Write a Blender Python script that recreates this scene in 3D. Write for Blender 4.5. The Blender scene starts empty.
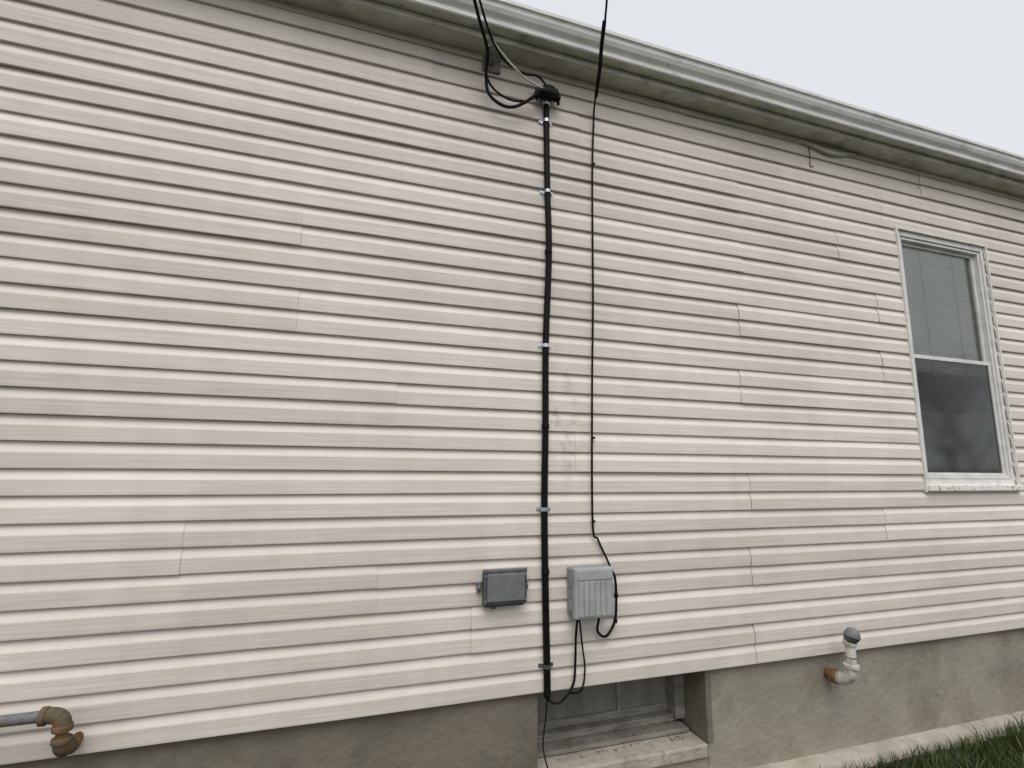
import bpy, math, random
import numpy as np
from mathutils import Vector, Matrix, noise
random.seed(7)
rng=np.random.default_rng(3)
sc=bpy.context.scene
sc.view_settings.view_transform='Standard'; sc.view_settings.look='None'; sc.view_settings.exposure=0
CH=1.65   # camera height; local z values are written relative to eye level
# ------------------------------------------------------------------ helpers
def new_obj(name,verts,faces,mat=None,parent=None,smooth=False):
    me=bpy.data.meshes.new(name); me.from_pydata([tuple(v) for v in verts],[],[tuple(f) for f in faces]); me.update()
    o=bpy.data.objects.new(name,me); sc.collection.objects.link(o)
    if mat: me.materials.append(mat)
    if smooth:
        for p in me.polygons: p.use_smooth=True
    if parent: o.parent=parent
    return o
def empty(name):
    o=bpy.data.objects.new(name,None); sc.collection.objects.link(o); return o
def box(name,x0,x1,y0,y1,z0,z1,mat,parent=None,bevel=0.0,rel=True):
    k=CH if rel else 0
    v=[(x,y,z+k) for z in (z0,z1) for y in (y0,y1) for x in (x0,x1)]
    f=[(0,2,3,1),(4,5,7,6),(0,1,5,4),(2,6,7,3),(0,4,6,2),(1,3,7,5)]
    o=new_obj(name,v,f,mat,parent)
    if bevel>0:
        m=o.modifiers.new("b",'BEVEL'); m.width=bevel; m.segments=2
    return o
def catmull(pts,n=8):
    P=[Vector(p) for p in pts]; P=[2*P[0]-P[1]]+P+[2*P[-1]-P[-2]]; out=[]
    for i in range(1,len(P)-2):
        a,b,c,d=P[i-1:i+3]
        for k in range(n):
            t=k/n
            out.append(.5*((2*b)+(c-a)*t+(2*a-5*b+4*c-d)*t*t+(3*b-a-3*c+d)*t**3))
    out.append(P[-2]); return out
def tubedata(path,r,seg=10,radii=None,cap=True):
    V=[];F=[];n=len(path); up=Vector((.1,.2,1)).normalized(); prev=None
    for i,p in enumerate(path):
        t=(path[min(i+1,n-1)]-path[max(i-1,0)]).normalized()
        if prev is None:
            a=t.cross(up); 
            if a.length<.05: a=t.cross(Vector((1,0,0)))
        else: a=prev-t*prev.dot(t)
        a.normalize(); prev=a; b=t.cross(a); rr=radii[i] if radii else r
        for k in range(seg):
            an=2*math.pi*k/seg; V.append(p+a*math.cos(an)*rr+b*math.sin(an)*rr)
    for i in range(n-1):
        for k in range(seg):
            F.append((i*seg+k,i*seg+(k+1)%seg,(i+1)*seg+(k+1)%seg,(i+1)*seg+k))
    if cap:
        F.append(tuple(range(seg))[::-1]); F.append(tuple((n-1)*seg+k for k in range(seg)))
    return V,F
def tube(name,pts,r,mat,parent=None,seg=10,n=8,smooth_path=True,radii=None,rel=True):
    P=[Vector((p[0],p[1],p[2]+(CH if rel else 0))) for p in pts]
    path=catmull(P,n) if smooth_path and len(P)>2 else P
    V,F=tubedata(path,r,seg,radii)
    return new_obj(name,V,F,mat,parent,True)
def cyl(name,a,b,r,mat,parent=None,seg=20,rel=True,r2=None):
    k=CH if rel else 0
    A=Vector((a[0],a[1],a[2]+k));B=Vector((b[0],b[1],b[2]+k))
    V,F=tubedata([A,B],r,seg,[r,r2 if r2 else r])
    o=new_obj(name,V,F,mat,parent)
    for p in o.data.polygons:
        if len(p.vertices)==4: p.use_smooth=True
    m=o.modifiers.new("b",'BEVEL'); m.width=min(r*.12,.003); m.segments=2; m.limit_method='ANGLE'
    return o
# ------------------------------------------------------------------ materials
def mat(name,base,rough=.6,metal=0,nscale=8,namt=.15,col2=None,stretch=(1,1,1),bump=0,bscale=60,detail=4,spec=.5,fac_lo=.35,fac_hi=.65,col3=None,s3=1.0,lo3=.52,hi3=.68):
    m=bpy.data.materials.new(name); m.use_nodes=True; nt=m.node_tree; N=nt.nodes; L=nt.links
    b=N["Principled BSDF"]; b.inputs["Roughness"].default_value=rough; b.inputs["Metallic"].default_value=metal
    b.inputs["Specular IOR Level"].default_value=spec
    tc=N.new("ShaderNodeTexCoord"); mp=N.new("ShaderNodeMapping"); mp.inputs["Scale"].default_value=stretch
    L.new(tc.outputs["Object"],mp.inputs[0])
    def layer(scale,lo,hi,a,c2,det=detail):
        n=N.new("ShaderNodeTexNoise"); n.inputs["Scale"].default_value=scale; n.inputs["Detail"].default_value=det; n.inputs["Roughness"].default_value=.65
        L.new(mp.outputs[0],n.inputs[0])
        mr=N.new("ShaderNodeMapRange"); mr.inputs[1].default_value=lo; mr.inputs[2].default_value=hi
        L.new(n.outputs[0],mr.inputs[0])
        mx=N.new("ShaderNodeMix"); mx.data_type='RGBA'
        if isinstance(a,tuple): mx.inputs[6].default_value=(*a,1)
        else: L.new(a,mx.inputs[6])
        mx.inputs[7].default_value=(*c2,1); L.new(mr.outputs[0],mx.inputs[0]); return mx.outputs[2]
    c2=col2 if col2 else tuple(c*(1-namt*2) for c in base)
    o=layer(nscale,fac_lo,fac_hi,base,c2)
    if col3: o=layer(s3,lo3,hi3,o,col3)
    L.new(o,b.inputs["Base Color"])
    if bump:
        n2=N.new("ShaderNodeTexNoise"); n2.inputs["Scale"].default_value=bscale; n2.inputs["Detail"].default_value=4
        L.new(mp.outputs[0],n2.inputs[0])
        bp=N.new("ShaderNodeBump"); bp.inputs["Strength"].default_value=bump; bp.inputs["Distance"].default_value=.01
        L.new(n2.outputs[0],bp.inputs["Height"]); L.new(bp.outputs[0],b.inputs["Normal"])
    return m
def math_node(nt,op,a,b=None,c=None):
    n=nt.nodes.new("ShaderNodeMath"); n.operation=op
    for i,v in enumerate((a,b,c)):
        if v is None: continue
        if isinstance(v,(int,float)): n.inputs[i].default_value=v
        else: nt.links.new(v,n.inputs[i])
    return n.outputs[0]
def siding_mat():
    m=bpy.data.materials.new("vinyl_siding"); m.use_nodes=True; nt=m.node_tree; N=nt.nodes; L=nt.links
    b=N["Principled BSDF"]; b.inputs["Roughness"].default_value=.5; b.inputs["Specular IOR Level"].default_value=.3
    tc=N.new("ShaderNodeTexCoord")
    def nz(scale,st,detail=2,rough=.6):
        mp=N.new("ShaderNodeMapping"); mp.inputs["Scale"].default_value=st; L.new(tc.outputs["Object"],mp.inputs[0])
        n=N.new("ShaderNodeTexNoise"); n.inputs["Scale"].default_value=scale; n.inputs["Detail"].default_value=detail; n.inputs["Roughness"].default_value=rough
        L.new(mp.outputs[0],n.inputs[0]); return n.outputs[0]
    grain=nz(1,(3.2,30,230),2,.6)
    dirt=nz(1,(.7,.7,1.4),3,.65); streak=nz(1,(9,1,.9),2,.6)
    at=N.new("ShaderNodeAttribute"); at.attribute_name="tone"
    af=N.new("ShaderNodeAttribute"); af.attribute_name="lap"
    # 1 on the embossed flat face, 0 on the smooth cove
    flat=math_node(nt,'GREATER_THAN',.66,af.outputs["Fac"])
    ga=math_node(nt,'MULTIPLY_ADD',flat,.34,.16)
    v=math_node(nt,'MULTIPLY_ADD',math_node(nt,'SUBTRACT',grain,.5),ga,1.06)
    v=math_node(nt,'SUBTRACT',v,math_node(nt,'MULTIPLY',flat,.08))  # flat face painted darker, adding to its shading against the sky-lit cove
    v=math_node(nt,'ADD',v,math_node(nt,'MULTIPLY',math_node(nt,'SUBTRACT',dirt,.5),.34))
    v=math_node(nt,'ADD',v,math_node(nt,'MULTIPLY',math_node(nt,'SUBTRACT',streak,.5),.16))
    v=math_node(nt,'ADD',v,at.outputs["Fac"])
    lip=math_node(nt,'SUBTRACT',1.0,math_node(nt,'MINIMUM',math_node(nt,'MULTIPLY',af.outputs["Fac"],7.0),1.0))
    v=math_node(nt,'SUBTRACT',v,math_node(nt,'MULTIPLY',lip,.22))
    sx=N.new("ShaderNodeSeparateXYZ"); L.new(tc.outputs["Object"],sx.inputs[0])
    dx=math_node(nt,'DIVIDE',math_node(nt,'SUBTRACT',sx.outputs[0],1.06),.16)
    dz=math_node(nt,'DIVIDE',math_node(nt,'SUBTRACT',sx.outputs[2],CH+.25),.42)
    rr=math_node(nt,'ADD',math_node(nt,'MULTIPLY',dx,dx),math_node(nt,'MULTIPLY',dz,dz))
    msk=math_node(nt,'MAXIMUM',math_node(nt,'SUBTRACT',1.0,rr),0.0)
    sm=nz(15,(1,1,1),3,.7)
    smr=N.new("ShaderNodeMapRange"); smr.inputs[1].default_value=.50; smr.inputs[2].default_value=.70; L.new(sm,smr.inputs[0])
    v=math_node(nt,'SUBTRACT',v,math_node(nt,'MULTIPLY',math_node(nt,'MULTIPLY',msk,smr.outputs[0]),.34))
    mx=N.new("ShaderNodeMix"); mx.data_type='RGBA'; mx.inputs[6].default_value=(.665,.602,.54,1); mx.inputs[7].default_value=(.725,.67,.612,1)
    L.new(dirt,mx.inputs[0])
    hs=N.new("ShaderNodeVectorMath"); hs.operation='SCALE'; L.new(mx.outputs[2],hs.inputs[0]); L.new(v,hs.inputs["Scale"])
    L.new(hs.outputs[0],b.inputs["Base Color"])
    return m
M_sid=siding_mat()
M_white=mat("painted_white_trim",(.78,.775,.75),.45,nscale=9,col2=(.60,.59,.56),bump=.1)
M_peel=mat("peeling_sill_paint",(.80,.79,.76),.6,nscale=22,col2=(.25,.19,.13),fac_lo=.56,fac_hi=.62,bump=.4)
M_gut=mat("aluminium_gutter",(.86,.86,.85),.4,0.0,nscale=3.5,col2=(.70,.70,.67),stretch=(1.2,3,3),bump=.05,fac_lo=.4,fac_hi=.7,col3=(.46,.46,.42),s3=5,lo3=.55,hi3=.8)
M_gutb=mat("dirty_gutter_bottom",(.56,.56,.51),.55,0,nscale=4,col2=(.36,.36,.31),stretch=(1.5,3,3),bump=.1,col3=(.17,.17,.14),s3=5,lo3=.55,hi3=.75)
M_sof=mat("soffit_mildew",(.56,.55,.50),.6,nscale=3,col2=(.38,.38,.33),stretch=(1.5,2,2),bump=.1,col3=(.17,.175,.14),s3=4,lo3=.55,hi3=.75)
M_fnd=mat("parged_concrete",(.345,.315,.26),.9,nscale=1.9,col2=(.25,.225,.18),bump=.7,bscale=28,detail=6,spec=.2,fac_lo=.35,fac_hi=.68,col3=(.165,.145,.11),s3=2.4,lo3=.5,hi3=.8)
M_fndd=mat("parged_concrete_dark",(.22,.195,.155),.9,nscale=1.9,col2=(.155,.137,.105),bump=.7,bscale=28,detail=6,spec=.2,fac_lo=.35,fac_hi=.68,col3=(.10,.088,.066),s3=2.4,lo3=.5,hi3=.8)  # darker parging tone for the left foundation and the opening edge
M_ledge=mat("concrete_ledge",(.46,.42,.355),.9,nscale=6,col2=(.32,.295,.24),bump=.8,bscale=35,detail=6,spec=.2,col3=(.20,.18,.14),s3=9,lo3=.55,hi3=.75)
M_wood=mat("weathered_painted_wood",(.28,.265,.24),.75,nscale=5,col2=(.13,.12,.10),stretch=(1,1,5),bump=.4,bscale=40)
M_black=mat("black_plastic",(.004,.004,.0045),.5,nscale=20,col2=(.008,.008,.008),spec=.15)
M_cable=mat("black_cable",(.005,.005,.005),.6,nscale=20,col2=(.009,.009,.009),spec=.15)
M_wwire=mat("white_wire",(.6,.6,.57),.5,nscale=20,col2=(.45,.45,.42))
M_zinc=mat("zinc_plate",(.72,.78,.85),.28,.9,nscale=40,col2=(.5,.55,.6))
M_galv=mat("galvanised_pipe",(.22,.235,.25),.6,.0,nscale=22,col2=(.12,.115,.11),bump=.15,col3=(.17,.12,.08),s3=30,spec=.35)
M_rust=mat("rusty_fitting",(.125,.105,.07),.85,.0,nscale=26,col2=(.21,.11,.05),bump=.6,bscale=80,fac_lo=.5,fac_hi=.66,spec=.2)
M_rusto=mat("orange_rust",(.28,.15,.06),.85,.0,nscale=30,col2=(.15,.07,.035),bump=.6,bscale=80,spec=.2)
M_pvc=mat("dirty_white_pvc",(.62,.61,.57),.45,nscale=18,col2=(.30,.23,.15),bump=.1,fac_lo=.48,fac_hi=.72)
M_jb=mat("cast_grey_box",(.20,.205,.205),.5,.1,nscale=14,col2=(.14,.14,.145),bump=.15)
M_jbd=mat("grey_box_body",(.10,.105,.105),.55,.1,nscale=14,col2=(.06,.06,.065),bump=.15)
M_nid=mat("grey_plastic_box",(.39,.41,.405),.5,nscale=12,col2=(.31,.325,.32),bump=.06)
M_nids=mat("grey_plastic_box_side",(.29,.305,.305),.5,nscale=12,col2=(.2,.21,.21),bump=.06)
M_dark=mat("dark_interior",(.03,.032,.03),.9,nscale=2,col2=(.015,.015,.015))
M_blind=mat("blind_slat",(.86,.86,.82),.55,nscale=4,col2=(.78,.78,.74))
M_roof=mat("asphalt_shingle",(.09,.085,.08),.95,nscale=40,col2=(.04,.04,.04),bump=.6)
M_bark=mat("bark",(.10,.09,.08),.9,nscale=12,col2=(.05,.045,.04))
M_fence=mat("vinyl_fence",(.7,.7,.69),.5,nscale=3,col2=(.58,.58,.55))
M_soil=mat("soil_and_turf",(.05,.065,.022),.95,nscale=7,col2=(.045,.035,.022),bump=.9,bscale=30,spec=.1)
def grass_mat():
    m=bpy.data.materials.new("grass_blade"); m.use_nodes=True; nt=m.node_tree;N=nt.nodes;L=nt.links
    b=N["Principled BSDF"]; b.inputs["Roughness"].default_value=.55
    at=N.new("ShaderNodeAttribute"); at.attribute_name="tone"
    cr=N.new("ShaderNodeValToRGB"); L.new(at.outputs["Fac"],cr.inputs[0])
    e=cr.color_ramp.elements; e[0].color=(.018,.035,.008,1); e[1].color=(.22,.19,.09,1); e[1].position=1
    for p,c in ((.4,(.035,.062,.013,1)),(.80,(.07,.12,.028,1))):
        x=e.new(p); x.color=c
    L.new(cr.outputs[0],b.inputs["Base Color"]); return m
M_grass=grass_mat()
def glass_mat(name,tint,ior,rough):
    m=bpy.data.materials.new(name); m.use_nodes=True; nt=m.node_tree;N=nt.nodes;L=nt.links
    N.remove(N["Principled BSDF"]); out=N["Material Output"]
    tr=N.new("ShaderNodeBsdfTransparent"); tr.inputs[0].default_value=(*tint,1)
    gl=N.new("ShaderNodeBsdfGlossy"); gl.inputs["Roughness"].default_value=rough; gl.inputs[0].default_value=(.85,.88,.85,1)
    fr=N.new("ShaderNodeFresnel"); fr.inputs[0].default_value=ior
    mx=N.new("ShaderNodeMixShader"); L.new(fr.outputs[0],mx.inputs[0]); L.new(tr.outputs[0],mx.inputs[1]); L.new(gl.outputs[0],mx.inputs[2]); L.new(mx.outputs[0],out.inputs[0])
    return m
M_glass=glass_mat("window_glass",(.93,.94,.92),2.1,.03); M_glass2=glass_mat("screened_glass",(.45,.47,.46),2.0,.07)
# ------------------------------------------------------------------ house
house=empty("vinyl_sided_house")
c=.1016; ZB=-1.042; NC=32; XL,XR=-7.0,12.0; ZT=ZB+NC*c
WX0,WX1=3.665,4.60
seam={0:2.215,1:.62,2:.167,3:-.594,4:2.245,5:1.15,6:.215,7:2.22,8:-.24,9:2.24,10:-.25,11:2.27,12:3.1,13:2.277,14:1.17,15:.32}
seam_extra={2:[2.22],3:[3.28],5:[],8:[3.4],12:[],14:[5.2]}
V=[];F=[];tone=[];lap=[]
prof=[(-.0035,.0,0),(-.0160,-.0005,0),(-.0182,.0008,.0),(-.0182,.006,.12),(-.0176,.033,.35),(-.0172,.0575,.6),(-.0160,.062,.69),(-.0085,.080,.78),(-.0040,.094,.9),(-.0030,.114,1.0)]
def course(x0,x1,i,off,zo,tilt,tn,seed,capl,capr):
    n=max(2,int((x1-x0)/.14)); base=len(V); m=len(prof)
    for k in range(n+1):
        x=x0+(x1-x0)*k/n
        wy=noise.noise((x*1.3,seed*3.7,.5))*.0030+noise.noise((x*4.,seed*1.7,9.5))*.0009
        wz=noise.noise((x*.7,seed*2.1,4.2))*.0030+zo+tilt*(x-x0)
        for (y,z,l) in prof:
            kk=1.0 if z<.02 else .5
            V.append((x,y+off+wy*kk,CH+ZB+i*c+z+wz*(1 if i>0 else .5))); tone.append(tn); lap.append(l)
    for k in range(n):
        for j in range(m-1):
            a=base+k*m+j; F.append((a,a+m,a+m+1,a+1))
    for cp,last in ((capl,base),(capr,base+n*m)):
        if not cp: continue
        b2=len(V)
        for j in range(m):
            p=V[last+j]; V.append((p[0],p[1],p[2])); tone.append(tn-.45); lap.append(0)
        for j in range(m):
            p=V[last+j]; V.append((p[0],p[1]+.006,p[2])); tone.append(tn-.45); lap.append(0)
        for j in range(m-1): F.append((b2+j,b2+m+j,b2+m+j+1,b2+j+1))
for r in range(NC//2):
    cuts=[seam[r]]+seam_extra.get(r,[])
    lo=min(cuts); hi=max(cuts); st=4.7 if r>=11 else 3.66
    while lo>XL+.3: lo-=st; cuts.append(lo)
    while hi<XR-.3: hi+=3.66; cuts.append(hi)
    cuts=sorted(x for x in cuts if XL<x<XR); e=[XL]+cuts+[XR]
    for s in range(len(e)-1):
        tn=random.uniform(-.05,.05); odd=s%2; off=-.0030*odd
        zo=random.uniform(-.0014,.0014); tilt=random.uniform(-.0004,.0004)
        for i in (2*r,2*r+1):
            x0=e[s]-(.012 if odd else 0); x1=e[s+1]+(.012 if odd else 0)
            if not odd: x0-=.02; x1+=.02
            spans=[(x0,x1)]
            if 9<=i<27:
                spans=[]
                if x0<WX0: spans.append((x0,min(x1,WX0+.01)))
                if x1>WX1: spans.append((max(x0,WX1-.01),x1))
            for (a,b) in spans:
                if b-a<.01: continue
                course(a,b,i,off,zo,tilt,tn+random.uniform(-.008,.008),i+s*40.0,odd,odd)
sid=new_obj("siding",V,F,M_sid,house)
for nm,dat in (("tone",tone),("lap",lap)):
    a=sid.data.attributes.new(nm,'FLOAT','POINT'); a.data.foreach_set("value",dat)
# sheathing behind the siding with window opening
yb0,yb1=.006,.12
box("sheathing",XL,WX0,yb0,yb1,ZB+.01,ZT+.02,M_dark,house)
box("sheathing",WX1,XR,yb0,yb1,ZB+.01,ZT+.02,M_dark,house)
box("sheathing",WX0,WX1,yb0,yb1,ZB+.01,-.128,M_dark,house)
box("sheathing",WX0,WX1,yb0,yb1,1.701,ZT+.02,M_dark,house)
box("starter_strip",XL,XR,-.002,.03,ZB-.006,ZB+.009,M_white,house)
def plain_siding(name,p0,p1,zb,zt):   # lapped courses on the three unseen sides
    P0=Vector(p0);P1=Vector(p1);d=(P1-P0).normalized();nrm=Vector((d.y,-d.x,0)); Vv=[];Ff=[]
    for i in range(NC):
        for (o,z) in ((-.003,0),(.0165,0),(.0165,.06),(.004,.1016)):
            for P in (P0,P1): Vv.append((P.x+nrm.x*o,P.y+nrm.y*o,CH+zb+i*c+z))
    for k in range(NC*4-1): a=2*k; Ff.append((a,a+1,a+3,a+2))
    return new_obj(name,Vv,Ff,M_sid,house)
plain_siding("end_wall_east",(XR,0,0),(XR,8,0),ZB,ZT); plain_siding("back_wall",(XR,8,0),(XL,8,0),ZB,ZT); plain_siding("end_wall_west",(XL,8,0),(XL,0,0),ZB,ZT)
box("foundation_end",XR-.3,XR,.4,8,-1.8,ZB+.005,M_fnd,house); box("foundation_end",XL,XL+.3,.4,8,-1.8,ZB+.005,M_fnd,house); box("foundation_back",XL+.3,XR-.3,7.7,8,-1.8,ZB+.004,M_fnd,house)
box("corner_post",XR-.06,XR+.03,-.035,.06,ZB-.01,ZT,M_white,house); box("corner_post",XL-.03,XL+.06,-.035,.06,ZB-.01,ZT,M_white,house)
# foundation with basement window opening
OX0,OX1=.945,1.893; G=-1.61
def slab(name,x0,x1,z0,z1,y=.018,m=M_fnd,amp=.006,step=.06):
    nx=max(1,int((x1-x0)/step)); nz=max(1,int((z1-z0)/step)); Vv=[];Ff=[]
    for j in range(nz+1):
        for i in range(nx+1):
            x=x0+(x1-x0)*i/nx; z=z0+(z1-z0)*j/nz
            d=noise.noise((x*1.7,z*2.2,3))*amp+noise.noise((x*7,z*7,8))*amp*.35
            Vv.append((x,y-abs(d),z+CH))
    for j in range(nz):
        for i in range(nx):
            a=j*(nx+1)+i; Ff.append((a,a+1,a+nx+2,a+nx+1))
    return new_obj(name,Vv,Ff,m,house,True)
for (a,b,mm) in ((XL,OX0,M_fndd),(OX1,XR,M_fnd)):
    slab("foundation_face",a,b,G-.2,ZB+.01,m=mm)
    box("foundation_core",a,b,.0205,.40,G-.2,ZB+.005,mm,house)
box("foundation_core",OX0,OX1,.022,.4,G-.2,-1.43,M_fnd,house)
box("foundation_core",OX0,OX1,.34,.4,-1.43,ZB,M_fnd,house)
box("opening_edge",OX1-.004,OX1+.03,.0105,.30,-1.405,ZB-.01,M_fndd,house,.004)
box("concrete_sill",OX0-.004,OX1-.006,.004,.17,-1.47,-1.405,M_ledge,house,.01)
box("wood_sill",OX0+.01,OX1-.03,.13,.30,-1.40,-1.380,M_wood,house,.004)
box("wood_sill_step",OX0+.02,OX1-.05,.215,.30,-1.379,-1.345,M_wood,house,.004)
box("basement_window_jamb",OX1-.07,OX1-.006,.19,.33,-1.36,ZB,M_wood,house,.004)
box("basement_window_jamb",OX0+.002,OX0+.06,.20,.33,-1.36,ZB,M_wood,house,.004)
box("basement_window_panel",OX0+.05,OX1-.05,.275,.30,-1.345,ZB,mat("old_board_panel",(.24,.23,.21),.6,nscale=3,col2=(.15,.14,.13),stretch=(3,1,1)),house)
box("basement_window_stile",OX0+.56,OX0+.585,.266,.2745,-1.31,ZB,M_wood,house,.003)
box("basement_window_rail",OX0+.06,OX1-.07,.262,.2740,-1.344,-1.305,M_wood,house,.003)
box("basement_window_head",OX0+.06,OX1-.07,.19,.33,ZB-.035,ZB,M_wood,house,.003)
# old leaves and debris on the sills
V=[];F=[]
for k in range(90):
    x=random.uniform(OX0+.02,OX1-.08); y=random.uniform(.08,.125) if k%2 else random.uniform(.14,.21)
    z=(-1.4035 if y<.13 else -1.3785)+CH; s=random.uniform(.003,.010); a=random.uniform(0,6.28); b=len(V)
    V+=[(x+s*math.cos(a),y+s*math.sin(a),z),(x-s*.4*math.sin(a),y+s*.4*math.cos(a),z+s*.5),(x-s*math.cos(a),y-s*math.sin(a),z+.001),(x+s*.4*math.sin(a),y-s*.4*math.cos(a),z+s*.3)]; F.append((b,b+1,b+2,b+3))
new_obj("dead_leaves",V,F,mat("dead_leaf",(.12,.085,.055),.9,nscale=9,col2=(.18,.13,.08)))
# footing ledge
V=[];F=[];n=300
for i in range(n+1):
    x=XL+(XR-XL)*i/n; w=-.062+noise.noise((x*2.,1,1))*.02+noise.noise((x*9,1,1))*.008; zt=-1.572+noise.noise((x*3,5,1))*.007
    for (y,z) in ((.03,zt+.01),(w+.02,zt),(w,zt-.012),(w-.012,G-.1)): V.append((x,y,z+CH))
for i in range(n):
    for j in range(3):
        a=i*4+j; F.append((a,a+1,a+5,a+4))
new_obj("footing_ledge",V,F,M_ledge,house,True)
# soffit, fascia, gutter, roof
SO=-.14
def extrude(name,prf,x0,x1,m,parent=house,step=.4,wob=.0,thick=0,sd=1):
    n=max(1,int((x1-x0)/step)); Vv=[];Ff=[];k=len(prf)
    for i in range(n+1):
        x=x0+(x1-x0)*i/n; w=noise.noise((x*.8,sd,2))*wob; w2=noise.noise((x*.8,sd,7))*wob
        for (y,z) in prf: Vv.append((x,y+w,z+w2+CH))
    for i in range(n):
        for j in range(k-1):
            a=i*k+j; Ff.append((a,a+k,a+k+1,a+1))
    o=new_obj(name,Vv,Ff,m,parent)
    if thick:
        md=o.modifiers.new("s",'SOLIDIFY'); md.thickness=thick
    return o
ZS=2.214
extrude("soffit",[(.05,ZS+.004),(-.012,ZS+.004),(-.02,ZS),(SO+.01,ZS)],XL-.3,XR+.3,M_sof,wob=.003)
x=XL-.3
while x<XR+.3:
    box("soffit_joint",x,x+.006,SO+.012,-.02,ZS-.004,ZS+.002,M_gutb,house); x+=3.05
extrude("fascia",[(SO+.012,ZS+.004),(SO+.012,ZS-.004),(SO,ZS-.004),(SO,2.38)],XL-.3,XR+.3,M_gutb,wob=.003,sd=4)
extrude("gutter_bottom",[(SO-.003,2.35),(SO-.003,2.245),(SO-.058,2.243)],XL-.3,XR+.3,M_gutb,wob=.003,sd=4)
extrude("gutter",[(SO-.058,2.243),(SO-.064,2.249),(SO-.066,2.272),(SO-.072,2.280),(SO-.088,2.292),(SO-.100,2.312),(SO-.104,2.335),(SO-.115,2.338),(SO-.117,2.355),(SO-.104,2.358),(SO-.103,2.349)],XL-.3,XR+.3,M_gut,wob=.003,sd=4,thick=.001)
for x in (-1.2,3.9,8.9): extrude("gutter_seam_band",[(SO-.060,2.241),(SO-.0665,2.247),(SO-.0685,2.272),(SO-.075,2.278),(SO-.0905,2.290),(SO-.103,2.311)],x,x+.04,M_gut,wob=.003,sd=4,thick=.002)
extrude("frieze_channel",[(-.004,ZS-.035),(-.024,ZS-.034),(-.026,ZS-.030),(-.026,ZS+.002)],XL,XR,M_sid,wob=.006,step=.12,sd=9)
V=[(XL-.3,SO-.03,2.372+CH),(XR+.3,SO-.03,2.372+CH),(XR+.3,4,4.1+CH),(XL-.3,4,4.1+CH),(XR+.3,8.3,2.372+CH),(XL-.3,8.3,2.372+CH)]
r_=new_obj("roof",V,[(0,1,2,3),(3,2,4,5)],M_roof,house); md=r_.modifiers.new("s",'SOLIDIFY'); md.thickness=.03
new_obj("gable",[(XR,0,ZT+CH),(XR,8,ZT+CH),(XR,4,4.05+CH)],[(0,1,2)],M_sid,house); new_obj("gable",[(XL,0,ZT+CH),(XL,8,ZT+CH),(XL,4,4.05+CH)],[(0,2,1)],M_sid,house)
# loose, buckled trim under the eave
V=[];F=[]
for i in range(61):
    x=1.45+2.0*i/60; s=max(0,1-abs(x-3.08)/.28); sag=.045*s*s*(3-2*s)+.014*max(0,1-abs(x-2.0)/.4)+.003*noise.noise((x*5,0,0)); e_=min(1,(60-i)/8,i/8)
    V+= [(x,-.030-.016*s,ZS-.004-sag+CH),(x,-.032-.018*s,ZS-.006-.022*e_-sag+CH),(x,-.012,ZS-.008-.024*e_-sag*.8+CH)]
for i in range(60):
    for j in (0,1): a=i*3+j; F.append((a,a+3,a+4,a+1))
o=new_obj("loose_trim",V,F,M_sof,house); md=o.modifiers.new("s",'SOLIDIFY'); md.thickness=.0015
tube("siding_split",[(2.90,-.0215,2.17),(2.905,-.022,2.10),(2.90,-.0225,2.03),(2.93,-.0215,2.035)],.0025,M_dark,house,6,6)
# main window
def ring(name,x0,x1,z0,z1,w,y0,y1,m,wt=None,wb=None,bev=.002):
    wt=wt or w; wb=wb or w
    box(name+"_left",x0,x0+w,y0,y1,z0,z1,m,house,bev); box(name+"_right",x1-w,x1,y0,y1,z0,z1,m,house,bev)
    box(name+"_top",x0+w,x1-w,y0+.0005,y1,z1-wt,z1,m,house,bev); box(name+"_bottom",x0+w,x1-w,y0+.0005,y1,z0,z0+wb,m,house,bev)
z0,z1=-.128,1.701
ring("window_channel",WX0-.014,WX1+.014,z0-.014,z1+.014,.014,-.030,.004,M_white)
ring("window_casing",WX0+.002,WX1-.002,z0+.002,z1-.002,.036,-.012,.06,M_white,wb=.07)
ring("storm_frame",WX0+.040,WX1-.040,z0+.075,z1-.040,.020,-.002,.05,M_white)
box("window_sill",WX0-.005,WX1+.005,-.050,.05,z0-.004,z0+.034,M_peel,house,.004)
gx0,gx1,gz0,gz1=WX0+.060,WX1-.060,z0+.096,z1-.060; zm=.79
ring("upper_sash",gx0,gx1,zm-.018,gz1,.022,.030,.058,M_white)
ring("lower_sash",gx0,gx1,gz0,zm+.012,.020,.012,.029,M_white,wt=.028)
new_obj("upper_glass",[(gx0+.02,.044,zm+CH),(gx1-.02,.044,zm+CH),(gx1-.02,.044,gz1-.02+CH),(gx0+.02,.044,gz1-.02+CH)],[(0,1,2,3)],M_glass,house)
new_obj("lower_glass",[(gx0+.015,.021,gz0+.015+CH),(gx1-.015,.021,gz0+.015+CH),(gx1-.015,.021,zm+CH),(gx0+.015,.021,zm+CH)],[(0,1,2,3)],M_glass2,house)
Vb=[];Fb=[]
z=gz1-.01
while z>.70:
    b=len(Vb); dz=random.uniform(-.0015,.0015)
    Vb+=[(gx0+.006,.0660,z-.0115+CH),(gx1-.006,.0660,z-.0115+dz+CH),(gx1-.006,.0640,z+dz+CH),(gx0+.006,.0640,z+CH),(gx1-.006,.0675,z+.0100+dz+CH),(gx0+.006,.0675,z+.0100+CH)]; Fb+=[(b,b+1,b+2,b+3),(b+3,b+2,b+4,b+5)]; z-=.0215
new_obj("window_blind",Vb,Fb,M_blind,house,True)
for x in (gx0+.27,gx0+.62): cyl("blind_cord",(x,.0585,.68),(x,.0585,gz1),.004,M_white,house,6)
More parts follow.
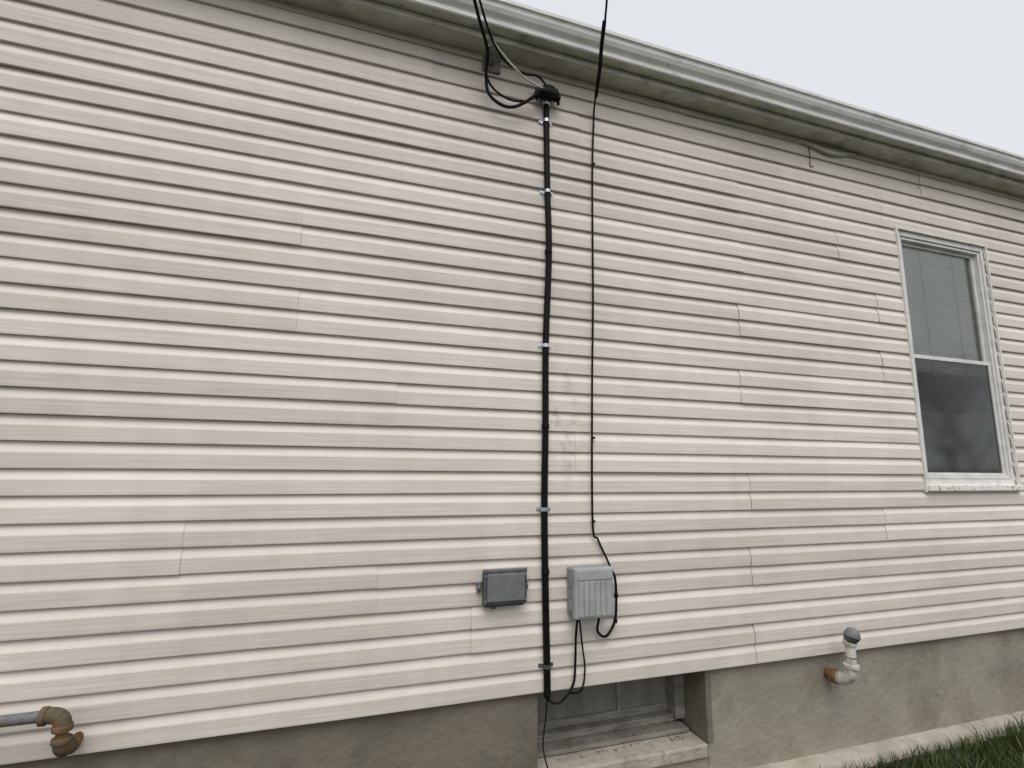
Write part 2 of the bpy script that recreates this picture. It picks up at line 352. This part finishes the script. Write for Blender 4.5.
# curtain panels seen dimly behind the lower sash
V=[];F=[]
n=120
for i in range(n+1):
    x=gx0+(gx1-gx0)*i/n; y=.10+.012*math.sin(i*.9)+.006*math.sin(i*2.3)
    V+=[(x,y,-.1+CH),(x,y,.42+CH)]
for i in range(n): F.append((2*i,2*i+2,2*i+3,2*i+1))
new_obj("cafe_curtain",V,F,mat("curtain_cloth",(.5,.5,.46),.9,nscale=5,col2=(.4,.4,.37)),house,True)
for nm,a in (("room_back",(2.5,6,2.4,2.42,-.9,2.1)),("room_floor",(2.5,6,.13,2.4,-.92,-.9)),("room_ceiling",(2.5,6,.13,2.4,2.1,2.12)),("room_side",(2.48,2.5,.13,2.4,-.9,2.1)),("room_side",(6,6.02,.13,2.4,-.9,2.1))):
    box(nm,*a,M_dark,house)
# ------------------------------------------------------------------ electrical conduit
con=empty("electrical_conduit")
px=.969
cp=[(px,-.035,2.03),(px,-.034,1.894),(px+.007,-.032,1.474),(px+.013,-.038,1.13),(px-.003,-.032,.616),(px-.006,-.036,.2),(px-.010,-.032,-.206),(px-.006,-.036,-.6),(px+.003,-.032,-.924),(px+.005,-.032,-1.06)]
tube("conduit_pipe",cp,.0155,M_black,con,12,10)
tube("strapped_cable",[(p[0]+.012,p[1]+.006,p[2]) for p in cp],.009,M_cable,con,8,10)
for (x,z) in ((px,1.894),(px+.007,1.474),(px-.003,.616),(px-.010,-.206),(px+.003,-.924)):
    Vv=[];Ff=[]; prof_=[(-.038,-.020),(-.020,-.020)]+[(-.0185*math.cos(t),-.034-.0195*math.sin(t)) for t in np.linspace(0,math.pi,9)]+[(.020,-.020),(.038,-.020)]
    for (dx,y) in prof_:
        for dz in (-.009,.009): Vv.append((x+dx,y,z+dz+CH))
    for k in range(len(prof_)-1): a=2*k; Ff.append((a,a+2,a+3,a+1))
    mm=M_zinc if z>-.5 else M_jbd
    o=new_obj("pipe_strap",Vv,Ff,mm,con); md=o.modifiers.new("s",'SOLIDIFY'); md.thickness=.002
    for s in (-.029,.029): cyl("strap_screw",(x+s,-.020,z),(x+s,-.028,z),.005,mm,con,10)
for z in (1.13,.2,-.5):
    xx=px+(.012 if z>1 else -.005); cyl("tape_band",(xx,-.036,z-.012),(xx,-.036,z+.012),.0195,M_cable,con,14)
cyl("hub_collar",(px,-.036,1.99),(px,-.036,2.03),.022,M_zinc,con,16)
V=[];F=[];seg=20;rings=8
for i in range(rings+1):
    th=math.pi/2*i/rings
    for k in range(seg):
        an=2*math.pi*k/seg
        x=math.cos(an)*math.cos(th)*.055; y=math.sin(an)*math.cos(th)*(.06 if math.sin(an)<0 else .03); z=math.sin(th)*.042
        V.append((px+x,-.052+y,2.05+z-(y+.02)*-.15+CH))
for i in range(rings):
    for k in range(seg): F.append((i*seg+k,i*seg+(k+1)%seg,(i+1)*seg+(k+1)%seg,(i+1)*seg+k))
F.append(tuple(range(seg))[::-1])
new_obj("weatherhead_hood",V,F,M_black,con,True)
cyl("weatherhead_neck",(px,-.045,2.02),(px,-.05,2.052),.03,M_black,con,18,r2=.045)
for s,l in ((-1,.08),(1,.07)):
    box("weatherhead_lug",px+min(s*.03,s*l),px+max(s*.03,s*l),-.085,-.045,2.012,2.045,M_black,con,.008)
    cyl("lug_screw",(px+s*l*.85,-.065,1.99),(px+s*l*.85,-.065,2.06),.009,M_black,con,10)
box("weatherhead_face",px-.045,px+.045,-.112,-.07,2.012,2.05,M_black,con,.008)
# ------------------------------------------------------------------ service drop and wires
sd=empty("service_drop_cable")
tube("black_conductor",[(-6,-10,6.2),(-2.2,-4.2,3.6),(.1,-1.0,2.42),(.476,-.35,2.185),(.59,-.16,2.13),(.606,-.085,2.05),(.625,-.07,1.955),(.69,-.07,1.905),(.76,-.07,1.905),(.83,-.08,1.945),(.90,-.09,2.01),(.93,-.09,2.03)],.0085,M_cable,sd,8,10)
tube("black_conductor_2",[(-6,-10,6.25),(-2.2,-4.2,3.66),(.1,-1.0,2.46),(.50,-.35,2.2),(.66,-.16,2.12),(.80,-.10,2.10),(.90,-.08,2.12),(.955,-.09,2.06)],.006,M_cable,sd,8,10)
tube("bare_neutral",[(.50,-.35,2.20),(.60,-.20,2.165),(.69,-.16,2.11),(.76,-.14,2.07),(.83,-.12,2.045),(.92,-.11,2.03)],.0055,M_wwire,sd,8,10)
tube("black_loop",[(.60,-.12,2.13),(.61,-.07,2.07),(.65,-.06,2.0),(.74,-.06,1.955),(.84,-.065,1.965),(.92,-.08,2.02)],.006,M_cable,sd,8,10)
box("anchor_plate",.60,.70,-.034,-.020,2.12,2.20,M_galv,sd,.003)
cyl("anchor_eye_bolt",(.65,-.02,2.16),(.65,-.085,2.16),.009,M_galv,sd,10)
cyl("wedge_clamp",(.645,-.07,2.165),(.60,-.16,2.155),.014,M_galv,sd,10,r2=.008)
ph=empty("telephone_drop_wire")
tube("drop_wire",[(-3.4,-12,6.6),(-.2,-4,3.55),(.8,-1.2,2.5),(1.101,-.5,2.26),(1.209,-.22,2.155),(1.258,-.06,2.06),(1.262,-.034,1.95),(1.250,-.031,1.6),(1.243,-.031,.9),(1.229,-.033,.4),(1.222,-.031,-.266),(1.25,-.032,-.36),(1.299,-.035,-.46),(1.31,-.05,-.50)],.0055,M_cable,ph,8,10)
tube("drop_wire_grip",[(1.13,-.42,2.225),(1.175,-.3,2.18),(1.209,-.22,2.15),(1.250,-.09,2.075)],.0105,M_cable,ph,8,8)
for z in (1.7,.15,-.27): box("cable_clip",1.222+(z+.27)*.016,1.236+(z+.27)*.016,-.038,-.019,z-.005,z+.005,M_cable,ph,.002)
# ------------------------------------------------------------------ boxes
jb=empty("electrical_junction_box")
bx,bz=.752,-.552; hw,hh=.104,.080
box("box_body",bx-hw+.006,bx+hw-.006,-.062,-.014,bz-hh-.006,bz+hh-.004,M_jbd,jb,.008)
box("box_cover",bx-hw,bx+hw,-.078,-.0625,bz-hh+.008,bz+hh,M_jbd,jb,.005)
box("raised_cover_panel",bx-hw+.014,bx+hw-.014,-.086,-.0785,bz-hh+.022,bz+hh-.016,M_jb,jb,.004)
box("cover_lip",bx-hw-.004,bx+hw+.004,-.072,-.060,bz+hh-.012,bz+hh+.004,M_jb,jb,.004)
for s in (-1,1):
    box("mounting_ear",bx+min(s*hw,s*(hw+.022)),bx+max(s*hw,s*(hw+.022)),-.036,-.018,bz-.022,bz+.022,M_jb,jb,.005)
    cyl("ear_bolt",(bx+s*(hw+.013),-.036,bz),(bx+s*(hw+.013),-.046,bz),.007,M_zinc,jb,8)
    for t in (-1,1): cyl("cover_screw",(bx+s*(hw-.007),-.0775,bz+t*.055),(bx+s*(hw-.007),-.0815,bz+t*.055),.0045,M_zinc,jb,10)
cyl("bottom_knockout",(bx-.05,-.045,bz-hh-.014),(bx-.05,-.045,bz-hh),.015,M_jbd,jb,14)
nb=empty("telephone_interface_box")
bx,bz=1.187,-.595; hw,hh=.103,.116
box("back_case",bx-hw-.002,bx+hw+.012,-.065,-.014,bz-hh+.01,bz+hh-.004,M_nids,nb,.010)
box("front_cover",bx-hw,bx+hw,-.112,-.066,bz-hh,bz+hh,M_nid,nb,.009)
box("cover_top_panel",bx-hw+.012,bx+hw-.012,-.1165,-.1125,bz+.062,bz+hh-.012,M_nid,nb,.003)
for i in range(6):
    x=bx-hw+.018+i*.0292
    box("cover_rib",x,x+.024,-.1165,-.1125,bz-hh+.014,bz+.054,M_nid,nb,.0015)
for t in (-.06,.05): box("hinge",bx-hw-.008,bx-hw+.002,-.078,-.058,bz+t-.02,bz+t+.02,M_nids,nb,.003)
box("latch",bx+hw-.002,bx+hw+.012,-.085,-.062,bz-.02,bz+.02,M_nids,nb,.003)
for x in (-.06,0,.06): cyl("cable_grommet",(bx+x,-.055,bz-hh-.004),(bx+x,-.055,bz-hh+.02),.012,M_black,nb,12)
tube("loop_cable",[(1.31,-.05,-.50),(1.335,-.045,-.55),(1.342,-.04,-.65),(1.332,-.04,-.75),(1.28,-.045,-.815),(1.232,-.05,-.79),(1.235,-.055,-.735),(1.25,-.055,-.70)],.0065,M_cable,nb,8,8)
tube("lead_cable",[(1.125,-.055,-.70),(1.115,-.05,-.80),(1.118,-.035,-.92),(1.105,-.035,-1.02),(1.04,-.04,-1.085),(.99,-.03,-1.08),(.985,.0,-1.06)],.006,M_cable,nb,8,8)
tube("lead_cable_2",[(1.13,-.055,-.70),(1.15,-.045,-.84),(1.168,-.035,-.96),(1.15,-.03,-1.05),(1.10,.0,-1.07)],.0045,M_cable,nb,8,8)
for p in ((1.342,-.04,-.62),(1.335,-.04,-.74)): cyl("cable_tie",p,(p[0],p[1],p[2]-.02),.010,M_cable,nb,10)
gw=empty("ground_wire")
tube("wire",[(.975,-.03,-1.06),(.972,-.02,-1.15),(.955,-.03,-1.26),(.965,-.045,-1.33),(.985,-.05,-1.40),(.97,-.06,-1.47),(.96,-.08,-1.60)],.0035,M_cable,gw,6,8)
# ------------------------------------------------------------------ gas pipe on the left
gp=empty("gas_pipe")
gy=-.12
def bend(name,a,b,cn,r,m,parent,n=10):
    a,b,cn=Vector(a),Vector(b),Vector(cn); pts=[]
    for i in range(n+1):
        t=i/n; pts.append((1-t)**2*a+2*t*(1-t)*cn+t*t*b)
    return tube(name,pts,r,m,parent,18,1,False)
cyl("horizontal_pipe",(-3.6,gy,-.872),(-.90,gy,-.862),.0185,M_galv,gp)
cyl("coupling",(-1.14,gy,-.863),(-1.065,gy,-.863),.025,M_galv,gp)
bend("elbow",(-.915,gy,-.862),(-.858,gy,-.905),(-.858,gy,-.857),.0255,M_rust,gp)
cyl("elbow_rim",(-.925,gy,-.862),(-.905,gy,-.862),.030,M_rust,gp); cyl("elbow_rim",(-.858,gy,-.895),(-.858,gy,-.915),.030,M_rust,gp)
cyl("nipple",(-.858,gy,-.91),(-.856,gy,-.95),.018,M_rusto,gp)
bend("elbow",(-.856,gy,-.94),(-.85,gy+.055,-.985),(-.855,gy,-.99),.0255,M_rust,gp)
cyl("elbow_rim",(-.856,gy,-.935),(-.856,gy,-.953),.030,M_rust,gp); cyl("elbow_rim",(-.85,gy+.045,-.985),(-.849,gy+.062,-.985),.030,M_rust,gp)
cyl("wall_nipple",(-.849,gy+.05,-.985),(-.845,.02,-.985),.018,M_rusto,gp)
cyl("riser",(-3.6,gy,-.872),(-3.6,gy,-1.7),.0185,M_galv,gp)
# ------------------------------------------------------------------ fill / vent pipe at right
vp=empty("oil_tank_vent_pipe")
cyl("wall_nipple",(2.73,.03,-1.155),(2.73,-.06,-1.155),.026,M_rusto,vp)
cyl("rust_collar",(2.73,-.02,-1.155),(2.73,-.055,-1.155),.038,M_rusto,vp)
bend("elbow",(2.73,-.05,-1.155),(2.745,-.13,-1.075),(2.735,-.135,-1.15),.033,M_pvc,vp)
cyl("elbow_rim",(2.745,-.13,-1.085),(2.746,-.13,-1.06),.040,M_pvc,vp)
cyl("riser",(2.746,-.13,-1.07),(2.75,-.13,-.93),.027,M_pvc,vp)
cyl("rust_band",(2.748,-.13,-1.03),(2.748,-.13,-1.022),.0285,M_rust,vp)
cyl("cap_collar",(2.75,-.13,-.965),(2.75,-.13,-.935),.034,M_pvc,vp)
cyl("vent_cap_screen",(2.75,-.13,-.935),(2.752,-.145,-.91),.034,M_jbd,vp,r2=.041)
cyl("vent_cap_hood",(2.752,-.145,-.91),(2.756,-.155,-.875),.043,M_jb,vp,r2=.028)
# ------------------------------------------------------------------ ground and grass
S=200
new_obj("ground",[(-S,-S,G+CH-.02),(S,-S,G+CH-.02),(S,S,G+CH-.02),(-S,S,G+CH-.02)],[(0,1,2,3)],M_soil)
def blades(n,x0,x1,y0,y1,hmin,hmax):
    x=rng.uniform(x0,x1,n); y=y1-(y1-y0)*rng.random(n)
    cl=np.array([noise.noise((a*2.2,b*2.2,0)) for a,b in zip(x,y)])
    h=rng.uniform(hmin,hmax,n)*(1+.6*cl); an=rng.uniform(0,2*np.pi,n); ln=rng.uniform(.1,.9,n)*h; la=rng.uniform(0,2*np.pi,n); w=rng.uniform(.0015,.0035,n)
    dx,dy=np.cos(an)*w,np.sin(an)*w; z=np.full(n,G+CH-.02)
    ex,ey=np.cos(la)*ln,np.sin(la)*ln
    P=np.stack([np.stack([x-dx,y-dy,z],1),np.stack([x+dx,y+dy,z],1),np.stack([x+ex*.35+dx*.8,y+ey*.35+dy*.8,z+h*.6],1),np.stack([x+ex*.35-dx*.8,y+ey*.35-dy*.8,z+h*.6],1),np.stack([x+ex,y+ey,z+h],1)],1)
    t=np.clip(rng.normal(.42,.28,n)+cl*.3,0,1); return P.reshape(-1,3),t
A=[blades(17000,2.6,7.0,-1.2,-.11,.05,.13),blades(900,2.2,8,-.13,-.07,.03,.08),blades(9000,-5,10,-4,-.16,.04,.1)]
P=np.concatenate([a[0] for a in A]); T=np.concatenate([a[1] for a in A]); n=len(T)
b=np.arange(n)*5; fq=np.stack([b,b+1,b+2,b+3],1).tolist(); ft=np.stack([b+3,b+2,b+4],1).tolist()
g=new_obj("grass",P.tolist(),fq+ft,M_grass); a=g.data.attributes.new("tone",'FLOAT','POINT'); a.data.foreach_set("value",np.repeat(T,5))
# ------------------------------------------------------------------ yard behind (reflected in the window)
def tree(name,x,y,h,seed):
    R=random.Random(seed); V=[];F=[]
    def br(p,d,l,r,lev):
        pts=[p]; q=p.copy(); dd=d.copy()
        for i in range(4):
            dd=(dd+Vector((R.uniform(-.2,.2),R.uniform(-.2,.2),R.uniform(-.05,.14)))).normalized(); q=q+dd*l/4; pts.append(q.copy())
        v,f=tubedata(pts,r,6 if lev<2 else 3,[r*(1-.5*i/4) for i in range(5)],False)
        b=len(V); V.extend(v); F.extend([tuple(k+b for k in ff) for ff in f])
        if lev<6:
            for k in range(3 if lev<5 else 2):
                a=R.uniform(0,6.28); s=R.uniform(.45,.95); nd=(dd+Vector((math.cos(a)*s,math.sin(a)*s,R.uniform(-.1,.4)))).normalized()
                br(pts[R.choice((2,3,4,4))],nd,l*R.uniform(.62,.82),r*.52,lev+1)
    br(Vector((x,y,0)),Vector((0,0,1)),h*.24,h*.010,0)
    return new_obj(name,V,F,M_bark,None,True)
tree("bare_tree",31,-15.0,14,4); tree("bare_tree.001",36,-19.5,15,9); tree("bare_tree.002",28,-14.5,12,21)
fe=empty("fence")
V=[];F=[]
def addbox(V,F,x0,x1,y0,y1,z0,z1):
    b=len(V); V+=[(x,y,z) for z in (z0,z1) for y in (y0,y1) for x in (x0,x1)]
    F+=[tuple(k+b for k in f) for f in ((0,2,3,1),(4,5,7,6),(0,1,5,4),(2,6,7,3),(0,4,6,2),(1,3,7,5))]
x=-14
while x<34:
    addbox(V,F,x,x+.14,-13.0,-12.975,.08,1.7); x+=.15
new_obj("pickets",V,F,M_fence,fe); V=[];F=[]
x=-14
while x<34.1: addbox(V,F,x-.06,x+.06,-13.05,-12.93,0,1.85); x+=2.4
addbox(V,F,-14,34,-13.03,-13.001,.3,.42); addbox(V,F,-14,34,-13.03,-13.001,1.45,1.57)
new_obj("posts_and_rails",V,F,M_fence,fe)
# ------------------------------------------------------------------ light
w=bpy.data.worlds.new("World"); sc.world=w; w.use_nodes=True; nt=w.node_tree; N=nt.nodes; L=nt.links
bg=N["Background"]; sky=N.new("ShaderNodeTexSky"); sky.sky_type='NISHITA'; sky.sun_disc=False
SE,SR=math.radians(56),math.radians(195)
sky.sun_elevation=SE; sky.sun_rotation=SR; sky.dust_density=6; sky.air_density=1.2
hs=N.new("ShaderNodeHueSaturation"); hs.inputs["Saturation"].default_value=.12; L.new(sky.outputs[0],hs.inputs["Color"])
mx=N.new("ShaderNodeMix"); mx.data_type='RGBA'; mx.inputs[0].default_value=.8; mx.inputs[7].default_value=(9.0,9.25,9.7,1)
L.new(hs.outputs[0],mx.inputs[6]); L.new(mx.outputs[2],bg.inputs[0]); bg.inputs[1].default_value=.1
sl=bpy.data.lights.new("sun",'SUN'); sl.energy=1.5; sl.angle=math.radians(40); sl.color=(1,.965,.91)
so=bpy.data.objects.new("sun",sl); sc.collection.objects.link(so)
az=math.radians(195); sv=Vector((math.sin(az)*math.cos(SE),math.cos(az)*math.cos(SE),math.sin(SE)))
so.rotation_euler=sv.to_track_quat('Z','Y').to_euler()
# ------------------------------------------------------------------ camera
f=513.0
Xa=Vector((1588,99,f)).normalized(); U=Vector((34,-3200,f)); U=(U-U.dot(Xa)*Xa).normalized(); Ya=U.cross(Xa)
if Ya.z<0: Ya=-Ya
cam=bpy.data.cameras.new("camera"); co=bpy.data.objects.new("camera",cam); sc.collection.objects.link(co); sc.camera=co
cam.sensor_width=36; cam.lens=36*f/1024; cam.clip_start=.02; cam.clip_end=600
R=Matrix(((Xa.x,-Xa.y,-Xa.z),(Ya.x,-Ya.y,-Ya.z),(U.x,-U.y,-U.z)))
co.matrix_world=Matrix.Translation(Vector((0,-2.436,CH)))@R.to_4x4()
